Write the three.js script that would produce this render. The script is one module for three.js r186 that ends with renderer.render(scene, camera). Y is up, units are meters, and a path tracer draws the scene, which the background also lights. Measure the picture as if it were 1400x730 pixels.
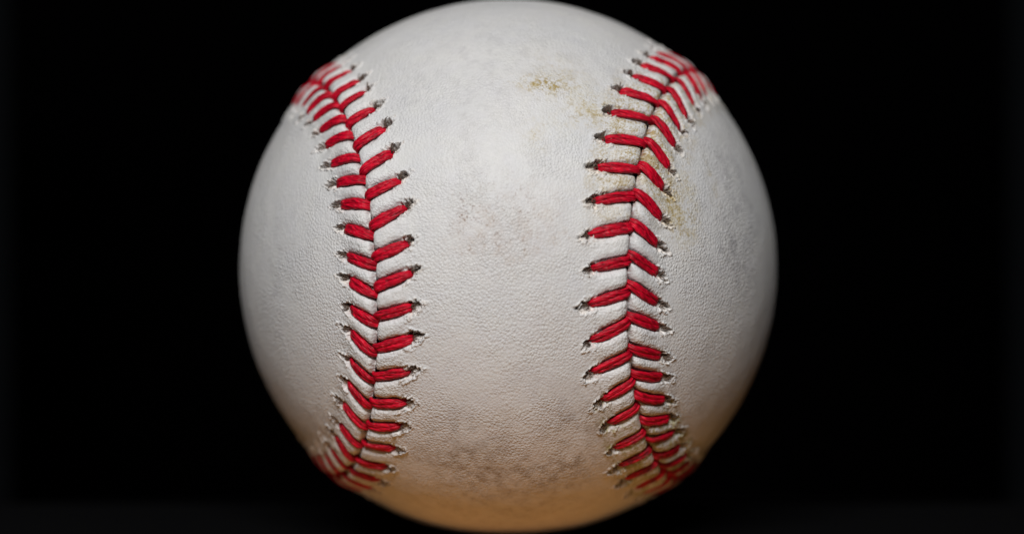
import * as THREE from 'three';
import { RoundedBoxGeometry } from 'three/addons/geometries/RoundedBoxGeometry.js';
import { mergeGeometries } from 'three/addons/utils/BufferGeometryUtils.js';
import { RectAreaLightUniformsLib } from 'three/addons/lights/RectAreaLightUniformsLib.js';

// ---------------------------------------------------------------- camera, lamps, exposure
RectAreaLightUniformsLib.init();
const scene = new THREE.Scene();
scene.background = new THREE.Color(0x000000);
const PLINTH = 0.03;                       // top of the black block above the table top (y = 0)
const R = 0.0365;                          // radius of the ball
const CY = PLINTH + R;                     // height of its centre
const camera = new THREE.PerspectiveCamera(13.86, 1024 / 533, 0.02, 5);
camera.position.set(0.0005, CY + 0.0002, 0.3);
camera.lookAt(0.0005, CY + 0.0002, 0);
camera.focus = 0.2695;
camera.userData.fStop = 8.5;
const renderer = new THREE.WebGLRenderer();
renderer.toneMapping = THREE.LinearToneMapping;
renderer.toneMappingExposure = 1;
renderer.shadowMap.enabled = true;
const KEY = { w: 0.28, h: 0.085, at: [-0.045, CY + 0.285, 0.445], power: 37, color: [0.995, 0.99, 0.992] };

// ---------------------------------------------------------------- small helpers
const taken = {};
function numbered(name) { const k = taken[name] || 0; taken[name] = k + 1; return k ? `${name}_${String(k).padStart(3, '0')}` : name; }
function tag(o, label, category, group, kind) {
  if (label) o.userData.label = label;
  if (category) o.userData.category = category;
  if (group) o.userData.group = group;
  if (kind) o.userData.kind = kind;
  return o;
}
function mesh(name, geometry, material, parent = scene) {
  const m = new THREE.Mesh(geometry, material);
  m.name = parent === scene ? numbered(name) : name;
  m.castShadow = m.receiveShadow = true;
  parent.add(m);
  return m;
}
function thing(name, at) { const g = new THREE.Group(); g.name = numbered(name); g.position.set(...at); scene.add(g); return g; }
let seed = 7;
const rnd = () => { seed = (seed * 1664525 + 1013904223) >>> 0; return seed / 4294967296; };
const sstep = (a, b, x) => { let t = (x - a) / (b - a); t = t < 0 ? 0 : t > 1 ? 1 : t; return t * t * (3 - 2 * t); };
const mix = (a, b, t) => a + (b - a) * t;
function hash(x, y, z) { let h = Math.imul(x, 374761393) + Math.imul(y, 668265263) + Math.imul(z, 2147483647 ^ 0x5bd1e995); h = Math.imul(h ^ (h >>> 13), 1274126177); h ^= h >>> 16; return (h >>> 0) / 4294967296; }
function noise(x, y, z) {                  // value noise, 0 to 1
  const X = Math.floor(x), Y = Math.floor(y), Z = Math.floor(z);
  let u = x - X, v = y - Y, w = z - Z; u = u * u * (3 - 2 * u); v = v * v * (3 - 2 * v); w = w * w * (3 - 2 * w);
  const a = mix(hash(X, Y, Z), hash(X + 1, Y, Z), u), b = mix(hash(X, Y + 1, Z), hash(X + 1, Y + 1, Z), u);
  const c = mix(hash(X, Y, Z + 1), hash(X + 1, Y, Z + 1), u), d = mix(hash(X, Y + 1, Z + 1), hash(X + 1, Y + 1, Z + 1), u);
  return mix(mix(a, b, v), mix(c, d, v), w);
}
const fbm = (x, y, z, n = 4) => { let s = 0, a = 0.5, t = 0; for (let i = 0; i < n; i++) { s += a * noise(x, y, z); t += a; a *= 0.5; x = x * 2.03 + 17.1; y = y * 2.03 + 5.3; z = z * 2.03 + 9.7; } return s / t; };
const toS = (c) => (c <= 0.0031308 ? 12.92 * c : 1.055 * Math.pow(c, 1 / 2.4) - 0.055) * 255;

// ---------------------------------------------------------------- table, block, backdrop, cards, softbox
function woodTextures() {
  const W = 1024, H = 512, col = new Uint8Array(W * H * 4);
  for (let y = 0; y < H; y++) for (let x = 0; x < W; x++) {
    const u = x / W, v = y / H, g = fbm(u * 5, v * 26, 3, 3), r = Math.abs(Math.sin((v * 18 + g * 5) * Math.PI));
    const f = 0.72 + 0.28 * fbm(u * 40, v * 420, 8, 2) * (0.6 + 0.4 * r), i = (y * W + x) * 4;
    col[i] = toS(0.70 * f); col[i + 1] = toS(0.32 * f); col[i + 2] = toS(0.062 * f); col[i + 3] = 255;
  }
  const t = new THREE.DataTexture(col, W, H); t.colorSpace = THREE.SRGBColorSpace; t.wrapS = t.wrapT = THREE.RepeatWrapping; t.magFilter = THREE.LinearFilter; t.needsUpdate = true;
  return t;
}
const black = new THREE.MeshStandardMaterial({ color: new THREE.Color().setRGB(0.006, 0.006, 0.0065), roughness: 0.95 });
const velvet = new THREE.MeshStandardMaterial({ color: new THREE.Color().setRGB(0.0012, 0.0010, 0.0013), roughness: 1 });
velvet.specularIntensity = 0;
const blockMat = new THREE.MeshPhysicalMaterial({ color: new THREE.Color().setRGB(0.0036, 0.0036, 0.0040), roughness: 1, specularIntensity: 0.05 });
const wood = new THREE.MeshStandardMaterial({ map: woodTextures(), roughness: 0.6 });
{
  const table = tag(mesh('table', new RoundedBoxGeometry(1.0, 0.03, 0.5, 2, 0.003), black), 'black table under the block with the ball', 'table');
  table.position.set(0, -0.015, -0.05);
  const block = tag(mesh('display_block', new RoundedBoxGeometry(0.5, PLINTH - 0.0005, 0.2, 3, 0.0015), blockMat), 'low matte black block that the baseball rests on', 'display block');
  block.position.set(0, PLINTH / 2, 0.0545);
  // a thin wooden board added on the block, unseen just below the frame: its warm bounce lights the underside of the ball
  const board = tag(mesh('bounce_board', new RoundedBoxGeometry(0.085, 0.0012, 0.055, 2, 0.0004), wood), 'unseen thin brown wooden board added in front of the ball for its warm bounce', 'board');
  board.position.set(0, PLINTH + 0.0004, 0.0385);
  const drop = tag(mesh('backdrop', new THREE.BoxGeometry(1.6, 1.1, 0.01), velvet), 'plain black velvet backdrop behind the ball', null, null, 'structure');
  drop.position.set(0, 0.25, -0.6);
  for (const s of [-1, 1]) {
    const card = thing('black_card', [s * 0.1545, 0, -0.16]);
    tag(card, s < 0 ? 'dark grey upright card at the left edge of the picture' : 'dark grey upright card at the right edge of the picture', 'card');
    const p = mesh('panel', new RoundedBoxGeometry(0.1, 0.22, 0.004, 2, 0.001), new THREE.MeshPhysicalMaterial({ color: new THREE.Color().setRGB(0.0028, 0.0032, 0.0038), roughness: 1, specularIntensity: 0.05 }), card);
    p.position.set(0, 0.112, 0);
    const f = mesh('foot', new RoundedBoxGeometry(0.06, 0.004, 0.05, 2, 0.001), black, card); f.position.set(0, 0.002, 0);
  }
  // the softbox above and in front of the ball
  const target = new THREE.Vector3(0, CY, 0), pos = new THREE.Vector3(...KEY.at);
  const box = tag(thing('softbox', KEY.at), 'large rectangular softbox lamp hanging above and in front of the ball', 'lamp');
  box.lookAt(target);
  const hood = mesh('lamp_hood', new RoundedBoxGeometry(KEY.w + 0.03, KEY.h + 0.03, 0.08, 2, 0.01), black, box); hood.position.z = -0.046;
  const diff = mesh('lamp_diffuser', new THREE.BoxGeometry(KEY.w, KEY.h, 0.004), new THREE.MeshStandardMaterial({ color: 0xeeeeee, roughness: 0.9, emissive: new THREE.Color(...KEY.color), emissiveIntensity: 0.4 }), box); diff.position.z = -0.003;
  const l = new THREE.RectAreaLight(new THREE.Color().setRGB(...KEY.color), KEY.power, KEY.w, KEY.h);
  l.position.copy(pos); l.lookAt(target); l.translateZ(-0.004);
  scene.add(l);
}

// ---------------------------------------------------------------- the seam: one closed curve round the ball (millimetres along it, ball radius 36.5)
const RM = 36.5;
const SEAM = [
  [-16, 493, 495, -25, -4, 219, -210, -3, -10, -17, -10, -2, 5, 9, -4],
  [-17, -496, 500, -20, 3, -220, -214, -7, 6, 15, -7, 7, -9, -10, -7],
  [0, 6, 0, 0, 909, -4, -2, 0, -1, -6, 0, 1, 2, -4, -2]];
const NS = 6000, seamP = [], seamS = [0];
for (let i = 0; i <= NS; i++) {
  const t = (i % NS) / NS * 2 * Math.PI, p = SEAM.map((c) => { let v = c[0]; for (let k = 1; k <= 7; k++) v += c[2 * k - 1] * Math.cos(k * t) + c[2 * k] * Math.sin(k * t); return v; });
  seamP.push(new THREE.Vector3(...p).normalize());
  if (i) seamS.push(seamS[i - 1] + RM * seamP[i].angleTo(seamP[i - 1]));
}
const LEN = seamS[NS];
const _c = new THREE.Vector3(), _t = new THREE.Vector3(), _n = new THREE.Vector3();
function frame(s) {                        // point on the seam, direction across it (towards the front panel)
  s = ((s % LEN) + LEN) % LEN;
  let a = 0, b = NS; while (b - a > 1) { const m = (a + b) >> 1; if (seamS[m] <= s) a = m; else b = m; }
  const f = (s - seamS[a]) / (seamS[a + 1] - seamS[a]);
  _c.lerpVectors(seamP[a], seamP[a + 1], f).normalize();
  const p0 = seamP[(a - 3 + NS) % NS], p1 = seamP[(a + 4) % NS];
  _t.subVectors(p1, p0).normalize(); _n.crossVectors(_c, _t).normalize();
  return [_c, _n];
}
function point(s, t, h, out = new THREE.Vector3()) {     // s along, t across, h above the ball's surface, in mm -> metres
  const [c, n] = frame(s), a = t / RM;
  return out.copy(c).multiplyScalar(Math.cos(a)).addScaledVector(n, Math.sin(a)).multiplyScalar((RM + h) / 1000);
}

// stitches: where each leaves the seam line, how far its hole lies along and across (tenths of a millimetre); the rest of the seam is filled at the same pace
const LR = [[2168, 8, 39], [2213, 2, 38], [2246, -1, 39], [2284, -2, 38], [2325, -7, 41], [2364, -10, 41], [2398, -8, 43], [2437, -14, 46], [2475, -12, 43], [2511, -15, 45], [2547, -13, 44], [2586, -17, 45], [2624, -16, 43], [2662, -13, 42], [2701, -17, 40], [2738, -16, 39], [2782, -19, 37], [2820, -19, 38]];
const LL = [[2196, -25, 41], [2232, -25, 40], [2267, -22, 39], [2301, -20, 40], [2340, -20, 42], [2374, -18, 41], [2408, -16, 41], [2448, -20, 40], [2485, -17, 41], [2520, -18, 39], [2555, -14, 38], [2594, -19, 38], [2632, -15, 37], [2671, -17, 38], [2708, -14, 40], [2748, -10, 39], [2788, -17, 39], [2825, -12, 38]];
const RL = [[208, 0, 48], [245, -2, 46], [283, -4, 43], [328, -9, 40], [367, -13, 42], [404, -13, 49], [445, -17, 47], [481, -12, 48], [519, -11, 45], [560, -15, 50], [599, -15, 47], [634, -11, 50], [674, -13, 48], [714, -15, 50], [749, -11, 48], [785, -10, 44], [824, -15, 43], [863, -20, 42]];
const RR = [[187, -36, 34], [223, -31, 35], [264, -27, 38], [303, -30, 38], [345, -34, 39], [377, -27, 42], [411, -27, 44], [452, -24, 45], [491, -27, 43], [527, -22, 42], [566, -21, 40], [605, -21, 42], [644, -17, 39], [682, -20, 42], [721, -16, 42], [758, -16, 41], [797, -20, 43], [836, -16, 42], [876, -19, 41]];
function fullList(a, b) {
  const list = [...a, ...b].map(([s, d, t]) => ({ s: s / 10, ds: d / 10, te: t / 10, front: true })).sort((p, q) => p.s - q.s);
  const n = list.length;
  for (let i = 0; i < n; i++) {
    const p = list[i], q = list[(i + 1) % n], gap = (q.s - p.s + LEN) % LEN;
    if (gap < 8) continue;
    const k = Math.round(gap / 3.78);
    for (let j = 1; j < k; j++) list.push({ s: (p.s + gap * j / k) % LEN, ds: mix(p.ds, q.ds, j / k) + 0.3 * (rnd() - 0.5), te: mix(p.te, q.te, j / k) + 0.4 * (rnd() - 0.5), front: false });
  }
  return list.sort((p, q) => p.s - q.s).map((e, i) => ({ ...e, seed: i, cos: Math.cos(Math.atan2(e.ds, e.te)) }));
}
const STITCH = { 1: fullList(LR, RL), '-1': fullList(LL, RR) };
const HOLE = 0.62;                         // how far beyond the thread's end the hole's middle lies

const bulge = (t) => 0.66 * Math.pow(1 - sstep(0.8, 5.6, t), 1.1);
function near(list, s) {                   // index of the first stitch that can matter
  let a = 0, b = list.length; while (a < b) { const m = (a + b) >> 1; if (list[m].s < s) a = m + 1; else b = m; } return a;
}
const info = { h: 0, hole: 0, edge: 0, thread: 0, crease: 0, up: 0 };
function relief(side, s, t) {              // height of the leather, mm
  const list = STITCH[side], n = list.length, k0 = near(list, s), wx = s * 1.9, wz = side * 31 + 50;
  let h = bulge(t), groove = 0, wide = 0, hole = 0, edge = 0, upv = 0;
  const wob = (noise(s * 1.7, t * 1.7, wz) - 0.5) * 0.22 + (noise(s * 5, t * 5, wz) - 0.5) * 0.08;
  const upSign = s > 150 ? -1 : 1;         // which way along the seam climbs
  for (let o = -3; o <= 3; o++) {
    const e = list[(k0 + o + n) % n];
    let ds = s - e.s; if (ds > LEN / 2) ds -= LEN; else if (ds < -LEN / 2) ds += LEN;
    const q = t / e.te, d = (ds - e.ds * q) * e.cos + wob * 0.5, ad = Math.abs(d);
    if (ad > 2.6) continue;
    const inLen = 1 - sstep(e.te + 0.1, e.te + 0.75, t);
    const g = (1 - sstep(0.48, 0.90, ad)) * inLen; if (g > groove) groove = g;
    const w = (1 - sstep(0.55, 1.45, ad)) * inLen; if (w > wide) wide = w;
    const along = (t - e.te) / e.cos - HOLE - 0.25 * (hash(e.seed, side, 4) - 0.5), len = 1.02 + 0.4 * (hash(e.seed, side, 5) - 0.5);
    if (along > -1.6 && along < 1.8) {
      const half = (0.62 + 0.2 * (hash(e.seed, side, 6) - 0.5)) * (1 - 0.32 * along / len);
      const dd = d * upSign, off = dd + 0.1;
      const rag = (noise(s * 3.2, t * 3.2, wz + 9) - 0.5) * 0.85 + (noise(s * 10, t * 10, wz + 3) - 0.5) * 0.4;
      const ell = Math.sqrt((along / len) ** 2 + (off / Math.max(0.12, half)) ** 2) + rag;
      const in_ = 1 - sstep(0.72, 1.08, ell);
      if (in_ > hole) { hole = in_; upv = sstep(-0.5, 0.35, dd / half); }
      const ed = Math.exp(-(((ell - 1.28) / 0.22) ** 2)); if (ed > edge) edge = ed;
    }
  }
  const fadeT = 1 - sstep(2.4, 4.9, t);
  h -= groove * (0.22 + 0.42 * fadeT) + wide * (0.34 * fadeT + 0.05);
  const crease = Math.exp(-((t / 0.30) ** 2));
  h -= 0.6 * crease + 0.22 * Math.exp(-((t / 0.75) ** 2));
  h += edge * (0.07 + 0.34 * (noise(s * 3.5, t * 3.5, wz) - 0.3));
  h -= hole * (0.34 + 0.5 * upv + 0.22 * (noise(s * 7, t * 7, wz + 5) - 0.5) + 0.12 * (noise(s * 16, t * 16, wz) - 0.5));
  h += ((noise(s * 0.55, t * 0.55, wz) - 0.5) * 0.16 + (noise(wx * 0.8, t * 1.5, wz + 1) - 0.5) * 0.07) * (1 - sstep(4.5, 6.2, t)) * (1 - hole);
  info.h = h; info.hole = hole; info.edge = edge; info.thread = groove; info.crease = crease; info.up = upv;
  return h;
}

// ---------------------------------------------------------------- leather: grain, stains
function grainTexture() {                  // a 44 mm tile of pebbled leather grain
  const S = 2048, C = 118, px = new Float32Array(C * C), py = new Float32Array(C * C), ph = new Float32Array(C * C), out = new Uint8Array(S * S * 4);
  for (let i = 0; i < C * C; i++) { px[i] = rnd(); py[i] = rnd(); ph[i] = rnd(); }
  const P = 24;                            // tiling noise
  const tn = (x, y, f, z) => { const X = Math.floor(x * f), Y = Math.floor(y * f); let u = x * f - X, v = y * f - Y; u = u * u * (3 - 2 * u); v = v * v * (3 - 2 * v); return mix(mix(hash(X % f, Y % f, z), hash((X + 1) % f, Y % f, z), u), mix(hash(X % f, (Y + 1) % f, z), hash((X + 1) % f, (Y + 1) % f, z), u), v); };
  for (let y = 0; y < S; y++) for (let x = 0; x < S; x++) {
    const U = x / S, V = y / S;
    const wu = U * C + 1.1 * (tn(U, V, P, 1) - 0.5) + 0.35 * (tn(U, V, 190, 2) - 0.5), wv = V * C + 1.1 * (tn(U, V, P, 3) - 0.5) + 0.35 * (tn(U, V, 190, 4) - 0.5);
    const X = Math.floor(wu), Y = Math.floor(wv);
    let f1 = 9, f2 = 9, id = 0;
    for (let j = -1; j <= 1; j++) for (let i = -1; i <= 1; i++) {
      const cx = (X + i + C) % C, cy = (Y + j + C) % C, k = cy * C + cx;
      const ax = X + i + px[k] - wu, ay = Y + j + py[k] - wv, q = ax * ax + ay * ay;
      if (q < f1) { f2 = f1; f1 = q; id = k; } else if (q < f2) f2 = q;
    }
    f1 = Math.sqrt(f1); f2 = Math.sqrt(f2);
    const dome = (1 - sstep(0.05, 0.85, f1)) * (0.35 + 0.65 * ph[id]) + 0.25 * sstep(0, 0.5, f2 - f1);
    const soft = tn(U, V, 64, 5), fine = tn(U, V, 512, 6), mid = tn(U, V, 150, 7);
    const patch = 0.4 + 0.6 * sstep(0.25, 0.75, 0.6 * tn(U, V, 9, 8) + 0.4 * tn(U, V, 26, 9));
    const v = 0.14 + dome * 0.6 * patch + soft * 0.06 + mid * 0.10 + fine * 0.12 * patch;
    const b = Math.max(0, Math.min(255, v * 255)), o = (y * S + x) * 4;
    out[o] = out[o + 1] = out[o + 2] = b; out[o + 3] = 255;
  }
  const t = new THREE.DataTexture(out, S, S); t.wrapS = t.wrapT = THREE.RepeatWrapping; t.magFilter = THREE.LinearFilter; t.needsUpdate = true; return t;
}
const LON = 165, LAT = 68;                 // extent of a panel's colour sheet, degrees either side of its middle line
// stains: [longitude, latitude, radius along, radius across (degrees), kind, strength]
const SPECK = 0, GRIME = 1, GREY = 2, PINK = 3, DARK = 4;
const STAINS_A = [
  [38.3, 7.1, 2.6, 4.2, SPECK, 0.9], [39.5, 5, 2, 6, SPECK, 0.45], [33.4, 17, 3.2, 5, SPECK, 0.75], [28.5, 22.5, 3.5, 3, SPECK, 0.5], [26.4, 5.6, 4, 3, SPECK, 0.5], [30, 12, 3, 4, SPECK, 0.35], [22, 22, 6, 4, SPECK, 0.6], [15, 21, 6, 3, SPECK, 0.45], [36, 18, 5, 6, SPECK, 0.35], [41, 12, 4, 6, SPECK, 0.35], [46, 9, 4, 5, SPECK, 0.3],
  [13, 18, 7, 4, SPECK, 0.25], [9, -0.7, 9, 9, DARK, 0.6], [10.7, -8.7, 3.5, 2.5, DARK, 1], [5, 1, 7, 11, PINK, 0.5], [8, -6, 6, 6, PINK, 0.5], [10, 6, 8, 6, PINK, 0.3], [10, 1, 8, 8, GRIME, 0.22],
  [24, -10, 12, 9, GRIME, 0.12], [36, -8, 8, 8, GREY, 0.4], [45, 12, 8, 16, GREY, 0.35], [52, -6, 8, 14, GREY, 0.25], [40, -20, 7, 5, GREY, 0.3],
  [-42, -4, 4.5, 7, GRIME, 1.25], [-38, 10, 6, 6, GRIME, 0.55], [-44, 12, 5, 7, GRIME, 0.6], [-36, 19, 5, 4, GRIME, 0.8], [-41, -14, 5, 7, GRIME, 0.6], [-47, 0, 7, 20, GRIME, 0.75], [-31, 16, 5, 6, GRIME, 0.5], [-33, -2, 5, 10, GRIME, 0.3],
  [-35, -12, 6, 5, GREY, 0.6], [-30, 12, 6, 4, GREY, 0.5], [-36, -4, 7, 5, GREY, 0.5], [-22, 6, 9, 8, GREY, 0.25], [-58, 0, 9, 30, GRIME, 0.6], [-8, 8, 5, 4, PINK, 0.3]];
const STAINS_B = [
  [144.6, 10.8, 3, 4.5, SPECK, 0.9], [140, 14, 2.5, 6, SPECK, 0.7], [132.4, 17, 1.6, 5, SPECK, 0.6], [142, 6, 4, 4, SPECK, 0.5], [150, 22, 5, 6, SPECK, 0.8], [147, 16, 4, 6, SPECK, 0.8], [139.6, 24.6, 4, 4, SPECK, 0.3],
  [132, 9, 7, 9, GREY, 0.55], [124, 4, 7, 12, GREY, 0.6], [128, 22, 7, 7, GREY, 0.4], [136, -2, 9, 8, GREY, 0.35], [120, 16, 6, 12, GREY, 0.5], [134.9, -19.7, 8, 6, GREY, 0.3], [128, -30, 10, 6, GRIME, 0.5], [145, -36, 8, 5, GRIME, 0.8],
  [-131, 9.6, 9, 9, GREY, 0.2], [-125, -6, 8, 14, GREY, 0.3], [-130, -34, 12, 5, GRIME, 0.5]];
function panelMap(stains, z0) {
  const W = 2048, H = 1024, out = new Uint8Array(W * H * 4);
  const cells = stains.map((s) => [...s, 1 / (s[2] * s[2]), 1 / (s[3] * s[3])]);
  for (let y = 0; y < H; y++) for (let x = 0; x < W; x++) {
    const lon = (x / W * 2 - 1) * LON, lat = (y / H * 2 - 1) * LAT, X = lon * 0.637, Y = lat * 0.637;  // mm
    let r = 0.640, g = 0.632, b = 0.622;
    const big = fbm(X * 0.11, Y * 0.11, z0, 3) - 0.5, mid = fbm(X * 0.6, Y * 0.6, z0 + 7, 3) - 0.5, fine = noise(X * 2.6, Y * 2.6, z0 + 3) - 0.5;
    const f = 1 + 0.08 * big + 0.05 * mid + 0.06 * fine;
    r *= f * (1 + 0.03 * big); g *= f; b *= f * (1 - 0.05 * mid - 0.04 * big);
    const w = [0, 0, 0, 0, 0];
    for (const s of cells) {
      const dx = lon - s[0], dy = lat - s[1], q = dx * dx * s[6] + dy * dy * s[7];
      if (q < 5) w[s[4]] += s[5] * Math.exp(-q);
    }
    const n1 = noise(X * 1.9, Y * 1.9, z0 + 11), n2 = noise(X * 4.6, Y * 4.6, z0 + 13), n3 = fbm(X * 0.9, Y * 0.9, z0 + 15, 3), n4 = noise(X * 3.1 + 0.8 * n1, Y * 3.1, z0 + 17), n5 = noise(X * 6.8, Y * 6.8, z0 + 19);
    const put = (a, R_, G_, B_) => { if (a > 0) { a = Math.min(a, 0.95); r = mix(r, R_, a); g = mix(g, G_, a); b = mix(b, B_, a); } };
    if (w[GREY] > 0.01) put(w[GREY] * (0.2 + 0.5 * sstep(0.45, 0.75, n3) + 0.25 * sstep(0.5, 0.8, n4)), 0.34, 0.33, 0.335);
    if (w[GRIME] > 0.01) put(w[GRIME] * (0.14 + 0.26 * sstep(0.3, 0.75, n3) + 0.42 * sstep(0.25, 0.8, n3) * sstep(0.4, 0.75, 0.55 * n5 + 0.45 * n2)), 0.22, 0.16, 0.105);
    if (w[PINK] > 0.01) put(w[PINK] * (0.14 + 0.2 * sstep(0.35, 0.7, n3) + 0.75 * sstep(0.35, 0.75, n3) * sstep(0.5, 0.74, 0.45 * n2 + 0.55 * n5)), 0.42, 0.31, 0.23);
    if (w[SPECK] > 0.01) { put(w[SPECK] * 0.85 * sstep(0.60 - 0.12 * w[SPECK], 0.82, 0.6 * n5 + 0.4 * n1 + 0.1 * w[SPECK]), 0.33, 0.23, 0.06); put(w[SPECK] * 0.3 * sstep(0.3, 0.65, n3) * (0.6 + 1.1 * sstep(0.4, 0.7, n2)), 0.53, 0.44, 0.24); }
    if (w[DARK] > 0.01) put(w[DARK] * 0.8 * sstep(0.70 - 0.06 * w[DARK], 0.86, 0.55 * n2 + 0.45 * n5 + 0.08), 0.19, 0.11, 0.08);
    const o = (y * W + x) * 4; out[o] = toS(r); out[o + 1] = toS(g); out[o + 2] = toS(b); out[o + 3] = 255;
  }
  const t = new THREE.DataTexture(out, W, H); t.colorSpace = THREE.SRGBColorSpace; t.magFilter = THREE.LinearFilter; t.needsUpdate = true; return t;
}
const grain = grainTexture();
grain.repeat.set(1 / 0.044, 1 / 0.044);    // uv is in metres
function leather(stains, z0) {
  const map = panelMap(stains, z0), deg = Math.PI / 180 * R;
  map.repeat.set(1 / (2 * LON * deg), 1 / (2 * LAT * deg)); map.offset.set(0.5, 0.5);
  return new THREE.MeshPhysicalMaterial({ map, vertexColors: true, roughness: 0.52, bumpMap: grain, bumpScale: 0.000115, specularIntensity: 0.75 });
}

// ---------------------------------------------------------------- the two figure-eight leather panels
const cols = [];
for (let s = 0; s < LEN;) { cols.push(s); s += (s > 5 && s < 104) || (s > 198 && s < 300) ? 0.1 : 0.34; }
const rowsT = [0]; { let t = 0; while (t < 6.6) { t += t < 0.5 ? 0.07 : t > 3.2 && t < 5.9 ? 0.085 : 0.11; rowsT.push(t); } }
const INNER = 26, TE = rowsT[rowsT.length - 1];
function panel(side, lonOf, pointOf, lonMax) {
  const nR = rowsT.length + INNER, nC = cols.length, pos = new Float32Array(nR * nC * 3), col = new Float32Array(nR * nC * 3), uv = new Float32Array(nR * nC * 2), idx = [];
  const p = new THREE.Vector3(), q = new THREE.Vector3(), v = new THREE.Vector3();
  for (let c = 0; c < nC; c++) {
    const s = cols[c];
    point(s, side * TE, 0, p).normalize();
    const [lon] = lonOf(p); pointOf(Math.max(-lonMax, Math.min(lonMax, lon)), q);
    for (let r = 0; r < nR; r++) {
      let h = 0, cr = 1, cg = 1, cb = 1;
      if (r < rowsT.length) {
        const t = rowsT[r]; h = relief(side, s, t); point(s, side * t, 0, v).normalize();
        const X = v.x * 36.5, Y = v.y * 36.5, Z = v.z * 36.5, n1 = noise(X * 4, Y * 4, Z * 4), n2 = noise(X * 9, Y * 9, Z * 9), n3 = fbm(X * 0.8, Y * 0.8, Z * 0.8, 2);
        const put = (a, R_, G_, B_) => { a = Math.max(0, Math.min(1, a)); cr = mix(cr, R_, a); cg = mix(cg, G_, a); cb = mix(cb, B_, a); };
        const front = v.z > -0.1, rightSeam = s < 150, low = sstep(-0.2, -0.55, v.y);
        // yellow-brown clay specks about the upper right seam
        if (front && rightSeam) put(sstep(0.05, 0.35, v.y) * (1 - sstep(0.62, 0.74, v.y)) * 1.0 * sstep(0.46, 0.74, 0.3 * n1 + 0.7 * n2 + 0.5 * (n3 - 0.5)) * (1 - 0.6 * sstep(4, 6, t)), 0.62, 0.47, 0.2);
        // grey-brown dust worn into the lower pillows
        put(low * (rightSeam ? 0.9 : 0.5) * sstep(0.5, 0.8, 0.5 * n1 + 0.5 * n2 + 0.4 * (n3 - 0.5)) * (1 - sstep(4.5, 6.2, t)), 0.34, 0.25, 0.16);
        put(0.4 * sstep(0.68, 0.9, n2) * (1 - sstep(3.5, 5, t)), 0.5, 0.43, 0.38);
        // dye that rubbed off the thread
        put(0.5 * info.thread * sstep(0.5, 0.75, n1) , 0.75, 0.32, 0.32);
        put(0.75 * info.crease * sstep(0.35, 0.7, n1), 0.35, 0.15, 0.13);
        // torn, stained leather in the holes; shaded upper part and lit lower lip painted in
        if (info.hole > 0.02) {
          const dirtAndShade = rightSeam && v.y < -0.45 ? 0.9 : v.y > -0.45 ? 0.9 : 0.55;
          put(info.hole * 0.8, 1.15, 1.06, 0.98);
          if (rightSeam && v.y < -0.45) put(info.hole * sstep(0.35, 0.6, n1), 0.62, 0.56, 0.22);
          put(info.hole * dirtAndShade * sstep(0.56, 0.42, n1 * 0.55 + n2 * 0.2 + 0.62 * (0.62 - info.up)) * (side > 0 ? 1 : 0.75), 0.13, 0.09, 0.065);
        }
        if (info.edge > 0.2) { put(info.edge * 0.7 * sstep(0.45, 0.65, n1), 1.14, 1.06, 0.98); put(info.edge * 0.5 * sstep(0.62, 0.8, n2), 0.36, 0.26, 0.19); }
        if (front && rightSeam) put(sstep(-0.42, -0.6, v.y) * 0.95 * sstep(0.38, 0.7, 0.55 * n1 + 0.45 * n2 + 0.5 * (n3 - 0.5)) * (1 - sstep(4.6, 6.3, t)), 0.55, 0.50, 0.20);
      } else {
        const f = (r - rowsT.length + 1) / INNER; v.lerpVectors(p, q, f).normalize();
        h = 0;
      }
      h += (fbm(v.x * 6 + 3, v.y * 6, v.z * 6, 2) - 0.5) * 0.14 + (noise(v.x * 20, v.y * 20 + 4, v.z * 20) - 0.5) * 0.05;
      const o = r * nC + c, l = lonOf(v), m = (RM + h) / 1000;
      pos[o * 3] = v.x * m; pos[o * 3 + 1] = v.y * m; pos[o * 3 + 2] = v.z * m;
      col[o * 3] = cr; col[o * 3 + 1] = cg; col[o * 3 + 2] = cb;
      uv[o * 2] = l[0] * R; uv[o * 2 + 1] = l[1] * R;
    }
  }
  for (let r = 0; r < nR - 1; r++) for (let c = 0; c < nC; c++) {
    const a = r * nC + c, b = r * nC + (c + 1) % nC, d = a + nC, e = b + nC;
    if (side > 0) idx.push(a, b, d, b, e, d); else idx.push(a, d, b, b, d, e);
  }
  const g = new THREE.BufferGeometry();
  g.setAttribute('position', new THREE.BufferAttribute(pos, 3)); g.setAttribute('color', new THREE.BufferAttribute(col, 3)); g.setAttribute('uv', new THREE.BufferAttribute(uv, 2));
  g.setIndex(idx); g.computeVertexNormals();
  return g;
}
const ball = tag(thing('baseball', [0, PLINTH, 0]), 'worn white leather baseball with red stitching on the black block', 'baseball');
const inBall = (m) => { m.position.y = R; return m; };
const D1 = Math.PI / 180;
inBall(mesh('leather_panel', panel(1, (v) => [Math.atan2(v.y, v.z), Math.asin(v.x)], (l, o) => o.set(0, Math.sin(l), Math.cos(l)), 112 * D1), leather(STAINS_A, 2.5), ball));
inBall(mesh('leather_panel_001', panel(-1, (v) => [Math.atan2(v.x, -v.z), Math.asin(v.y)], (l, o) => o.set(Math.sin(l), 0, -Math.cos(l)), 112 * D1), leather(STAINS_B, 61.5), ball));

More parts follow.
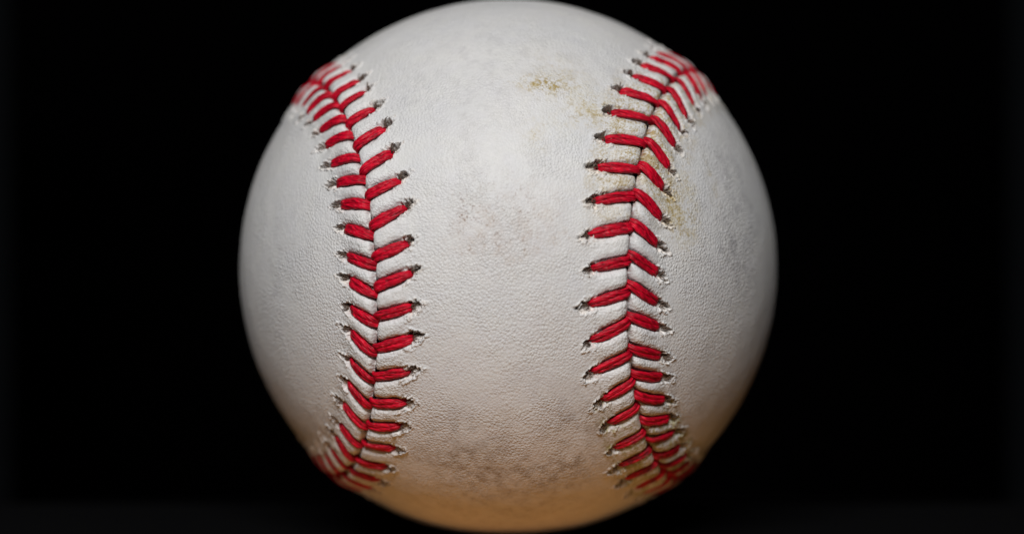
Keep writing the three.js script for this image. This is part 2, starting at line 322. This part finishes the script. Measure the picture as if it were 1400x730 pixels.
// ---------------------------------------------------------------- red thread
function threadTextures() {
  const W = 512, H = 256, col = new Uint8Array(W * H * 4), bmp = new Uint8Array(W * H * 4);
  for (let y = 0; y < H; y++) for (let x = 0; x < W; x++) {
    const u = x / W, v = y / H, a = (v * 1 + u * 0.5) % 1;               // fibres run along, slightly oblique
    const st = fbm(u * 5, a * 15, 1, 2), hair = noise(u * 16, a * 36, 4), lump = noise(u * 14, a * 7, 9);
    const f = 0.30 + 1.2 * st + 0.55 * (hair - 0.5) + 0.4 * (lump - 0.5), dust = sstep(0.74, 0.92, 0.55 * hair + 0.45 * lump) * 0.34, o = (y * W + x) * 4;
    col[o] = toS(mix(0.52 * f, 0.55, dust)); col[o + 1] = toS(mix(0.0025 * f, 0.13, dust)); col[o + 2] = toS(mix(0.020 * f, 0.18, dust)); col[o + 3] = 255;
    const b = 255 * Math.max(0, Math.min(1, 0.15 + 0.5 * st + 0.25 * hair + 0.15 * lump)); bmp[o] = bmp[o + 1] = bmp[o + 2] = b; bmp[o + 3] = 255;
  }
  return [[col, true], [bmp, false]].map(([d, c]) => { const t = new THREE.DataTexture(d, W, H); if (c) t.colorSpace = THREE.SRGBColorSpace; t.wrapS = t.wrapT = THREE.RepeatWrapping; t.magFilter = THREE.LinearFilter; t.needsUpdate = true; return t; });
}
const [threadMap, threadBump] = threadTextures();
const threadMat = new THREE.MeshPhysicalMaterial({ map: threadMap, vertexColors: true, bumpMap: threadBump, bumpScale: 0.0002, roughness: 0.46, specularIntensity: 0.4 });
const fibreMat = new THREE.MeshStandardMaterial({ color: new THREE.Color().setRGB(0.105, 0.068, 0.047), roughness: 0.9 });
function tube(path, rad, across, up, nr, u0, v0, closeEnds = true, rough = 0) {     // path: points; rad: [half width, half height] at each
  const n = path.length, pos = [], uv = [], idx = [];
  for (let i = 0; i < n; i++) for (let k = 0; k <= nr; k++) {
    const a = k / nr * 2 * Math.PI, w = rough ? 1 + rough * (0.6 * noise(i * 0.16 + u0 * 40, 9 + 2.6 * Math.cos(a + i * 0.03), 9 + 2.6 * Math.sin(a + i * 0.03)) + 0.5 * noise(i * 0.5 + u0 * 90, 30 + 3.4 * Math.cos(a), 30 + 3.4 * Math.sin(a)) - 0.55) : 1, c = Math.cos(a) * rad[i][0] * w, d = Math.sin(a) * rad[i][1] * w;
    pos.push(path[i].x + across[i].x * c + up[i].x * d, path[i].y + across[i].y * c + up[i].y * d, path[i].z + across[i].z * c + up[i].z * d);
    uv.push(u0 + i / n * 0.9, v0 + k / nr);
  }
  for (let i = 0; i < n - 1; i++) for (let k = 0; k < nr; k++) { const a = i * (nr + 1) + k, b = a + nr + 1; idx.push(a, b, a + 1, b, b + 1, a + 1); }
  if (closeEnds) for (const [row, flip] of [[0, false], [n - 1, true]]) {
    const c = pos.length / 3; pos.push(path[row].x, path[row].y, path[row].z); uv.push(u0, v0);
    for (let k = 0; k < nr; k++) { const a = row * (nr + 1) + k; flip ? idx.push(c, a, a + 1) : idx.push(c, a + 1, a); }
  }
  const g = new THREE.BufferGeometry();
  g.setAttribute('position', new THREE.Float32BufferAttribute(pos, 3)); g.setAttribute('uv', new THREE.Float32BufferAttribute(uv, 2)); g.setIndex(idx); g.computeVertexNormals();
  return g;
}
function stitchGeometry(side, e) {
  const n = e.front ? 36 : 14, nr = e.front ? 20 : 8, parts = [], r1 = hash(e.seed, side, 21), r2 = hash(e.seed, side, 22), r3 = hash(e.seed, side, 23);
  const phase = (r1 - 0.5) * 1.3, twist = 0.3 + 1.3 * r2, low = e.front ? sstep(-0.2, -0.6, point(e.s, 0, 0).y / R) : 0, wide = (0.83 + 0.16 * r3) * (1 - 0.12 * low);
  const t0 = -0.22, t1 = e.te + 0.28, centre = [], up = [], across = [], mm = [];
  for (let i = 0; i < n; i++) {
    const f = i / (n - 1), t = mix(t0, t1, f), q = t / e.te, s = e.s + e.ds * q + 0.12 * Math.sin(f * Math.PI) * (r2 - 0.5), ta = Math.max(t, 0.62);
    let h = bulge(ta) - 0.56 + 0.06 * sstep(2.2, 4.4, t);
    h += 0.06 * Math.sin(f * Math.PI);
    h -= 0.62 * Math.pow(1 - sstep(t0 - 0.1, 0.75, t), 2) + 0.75 * Math.pow(sstep(e.te - 0.75, t1 + 0.1, t), 1.8);
    mm.push([s, t, h, f]); centre.push(point(s, side * t, h + 0.22));
  }
  for (let i = 0; i < n; i++) {
    const d = new THREE.Vector3().subVectors(centre[Math.min(n - 1, i + 1)], centre[Math.max(0, i - 1)]).normalize(), o = centre[i].clone().normalize();
    const a = new THREE.Vector3().crossVectors(d, o).normalize(); across.push(a); up.push(new THREE.Vector3().crossVectors(a, d).normalize());
  }
  for (const ply of [-1, 1]) {
    const path = [], rad = [], au = [], uu = [];
    for (let i = 0; i < n; i++) {
      const f = mm[i][3], ang = phase + twist * (f - 0.5) + (ply < 0 ? Math.PI : 0), taper = 0.70 + 0.30 * Math.pow(Math.sin(Math.PI * Math.min(1, Math.max(0, 0.06 + 0.9 * f))), 0.55);
      const off = 0.335e-3 * wide * taper, wob = 1 + 0.24 * (noise(f * 5, e.seed * 3.1 + ply, side * 5) - 0.5);
      path.push(centre[i].clone().addScaledVector(across[i], Math.cos(ang) * off).addScaledVector(up[i], Math.sin(ang) * off * 0.5));
      rad.push([0.42e-3 * wide * taper * wob, 0.33e-3 * wide * taper * wob]); au.push(across[i]); uu.push(up[i]);
    }
    parts.push(tube(path, rad, au, uu, nr, r1 * 3 + ply + 2, r2 + ply * 0.3, true, 0.42));
  }
  return mergeGeometries(parts);
}
function frayGeometry(side, e, upSign, rich) {
  const parts = [], n = 3 + Math.floor(rich * 4);
  for (let k = 0; k < n; k++) {
    const a0 = (rnd() - 0.35) * 1.7 * upSign, len = 0.5 + 0.6 * rnd(), bend = (rnd() - 0.5) * 1.6, lift = 0.05 + 0.25 * rnd(), path = [], rad = [], au = [], uu = [];
    let s = e.s + e.ds * (1 + 0.15) + (rnd() - 0.4) * 0.55 * upSign, t = e.te + 0.2 + 0.35 * rnd();
    for (let i = 0; i < 6; i++) {
      const f = i / 5, a = a0 + bend * f;
      path.push(point(s, side * t, -0.30 + (lift + 0.3) * Math.sin(f * 2.3)));
      s += Math.sin(a) * len / 5; t += Math.cos(a) * len / 5;
      const w = 0.075e-3 * (1 - 0.6 * f); rad.push([w, w]);
    }
    for (let i = 0; i < 6; i++) {
      const d = new THREE.Vector3().subVectors(path[Math.min(5, i + 1)], path[Math.max(0, i - 1)]).normalize(), o = path[i].clone().normalize(), c = new THREE.Vector3().crossVectors(d, o).normalize();
      au.push(c); uu.push(new THREE.Vector3().crossVectors(c, d).normalize());
    }
    parts.push(tube(path, rad, au, uu, 4, 0, 0, false));
  }
  return mergeGeometries(parts);
}
function soilAndShade(g) {                          // brown dirt in the fibres; shade on the low seam ends painted in, strongest right
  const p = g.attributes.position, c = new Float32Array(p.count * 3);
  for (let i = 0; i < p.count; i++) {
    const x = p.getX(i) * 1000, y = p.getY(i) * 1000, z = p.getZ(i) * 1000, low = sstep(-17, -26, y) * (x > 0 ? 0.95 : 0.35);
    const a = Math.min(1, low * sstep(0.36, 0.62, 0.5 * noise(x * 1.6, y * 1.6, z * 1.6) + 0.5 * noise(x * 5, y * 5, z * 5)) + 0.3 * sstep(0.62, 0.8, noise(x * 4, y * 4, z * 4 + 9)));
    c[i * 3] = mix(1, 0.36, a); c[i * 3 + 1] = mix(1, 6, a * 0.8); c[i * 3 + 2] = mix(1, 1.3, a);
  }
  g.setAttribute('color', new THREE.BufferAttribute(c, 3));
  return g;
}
let nStitch = 0;
for (const side of [1, -1]) for (const e of STITCH[side]) {
  const m = inBall(mesh(nStitch ? `stitch_${String(nStitch).padStart(3, '0')}` : 'stitch', soilAndShade(stitchGeometry(side, e)), threadMat, ball)); nStitch++;
  if (!e.front) continue;
  const v = point(e.s + e.ds, side * e.te, 0).normalize(), rich = sstep(-0.75, 0.1, v.y) * (side > 0 ? 1 : 0.45);
  const fr = mesh('frayed_fibre', frayGeometry(side, e, e.s > 150 ? -1 : 1, rich), fibreMat, m); fr.position.set(0, 0, 0);
}
renderer.render(scene, camera);
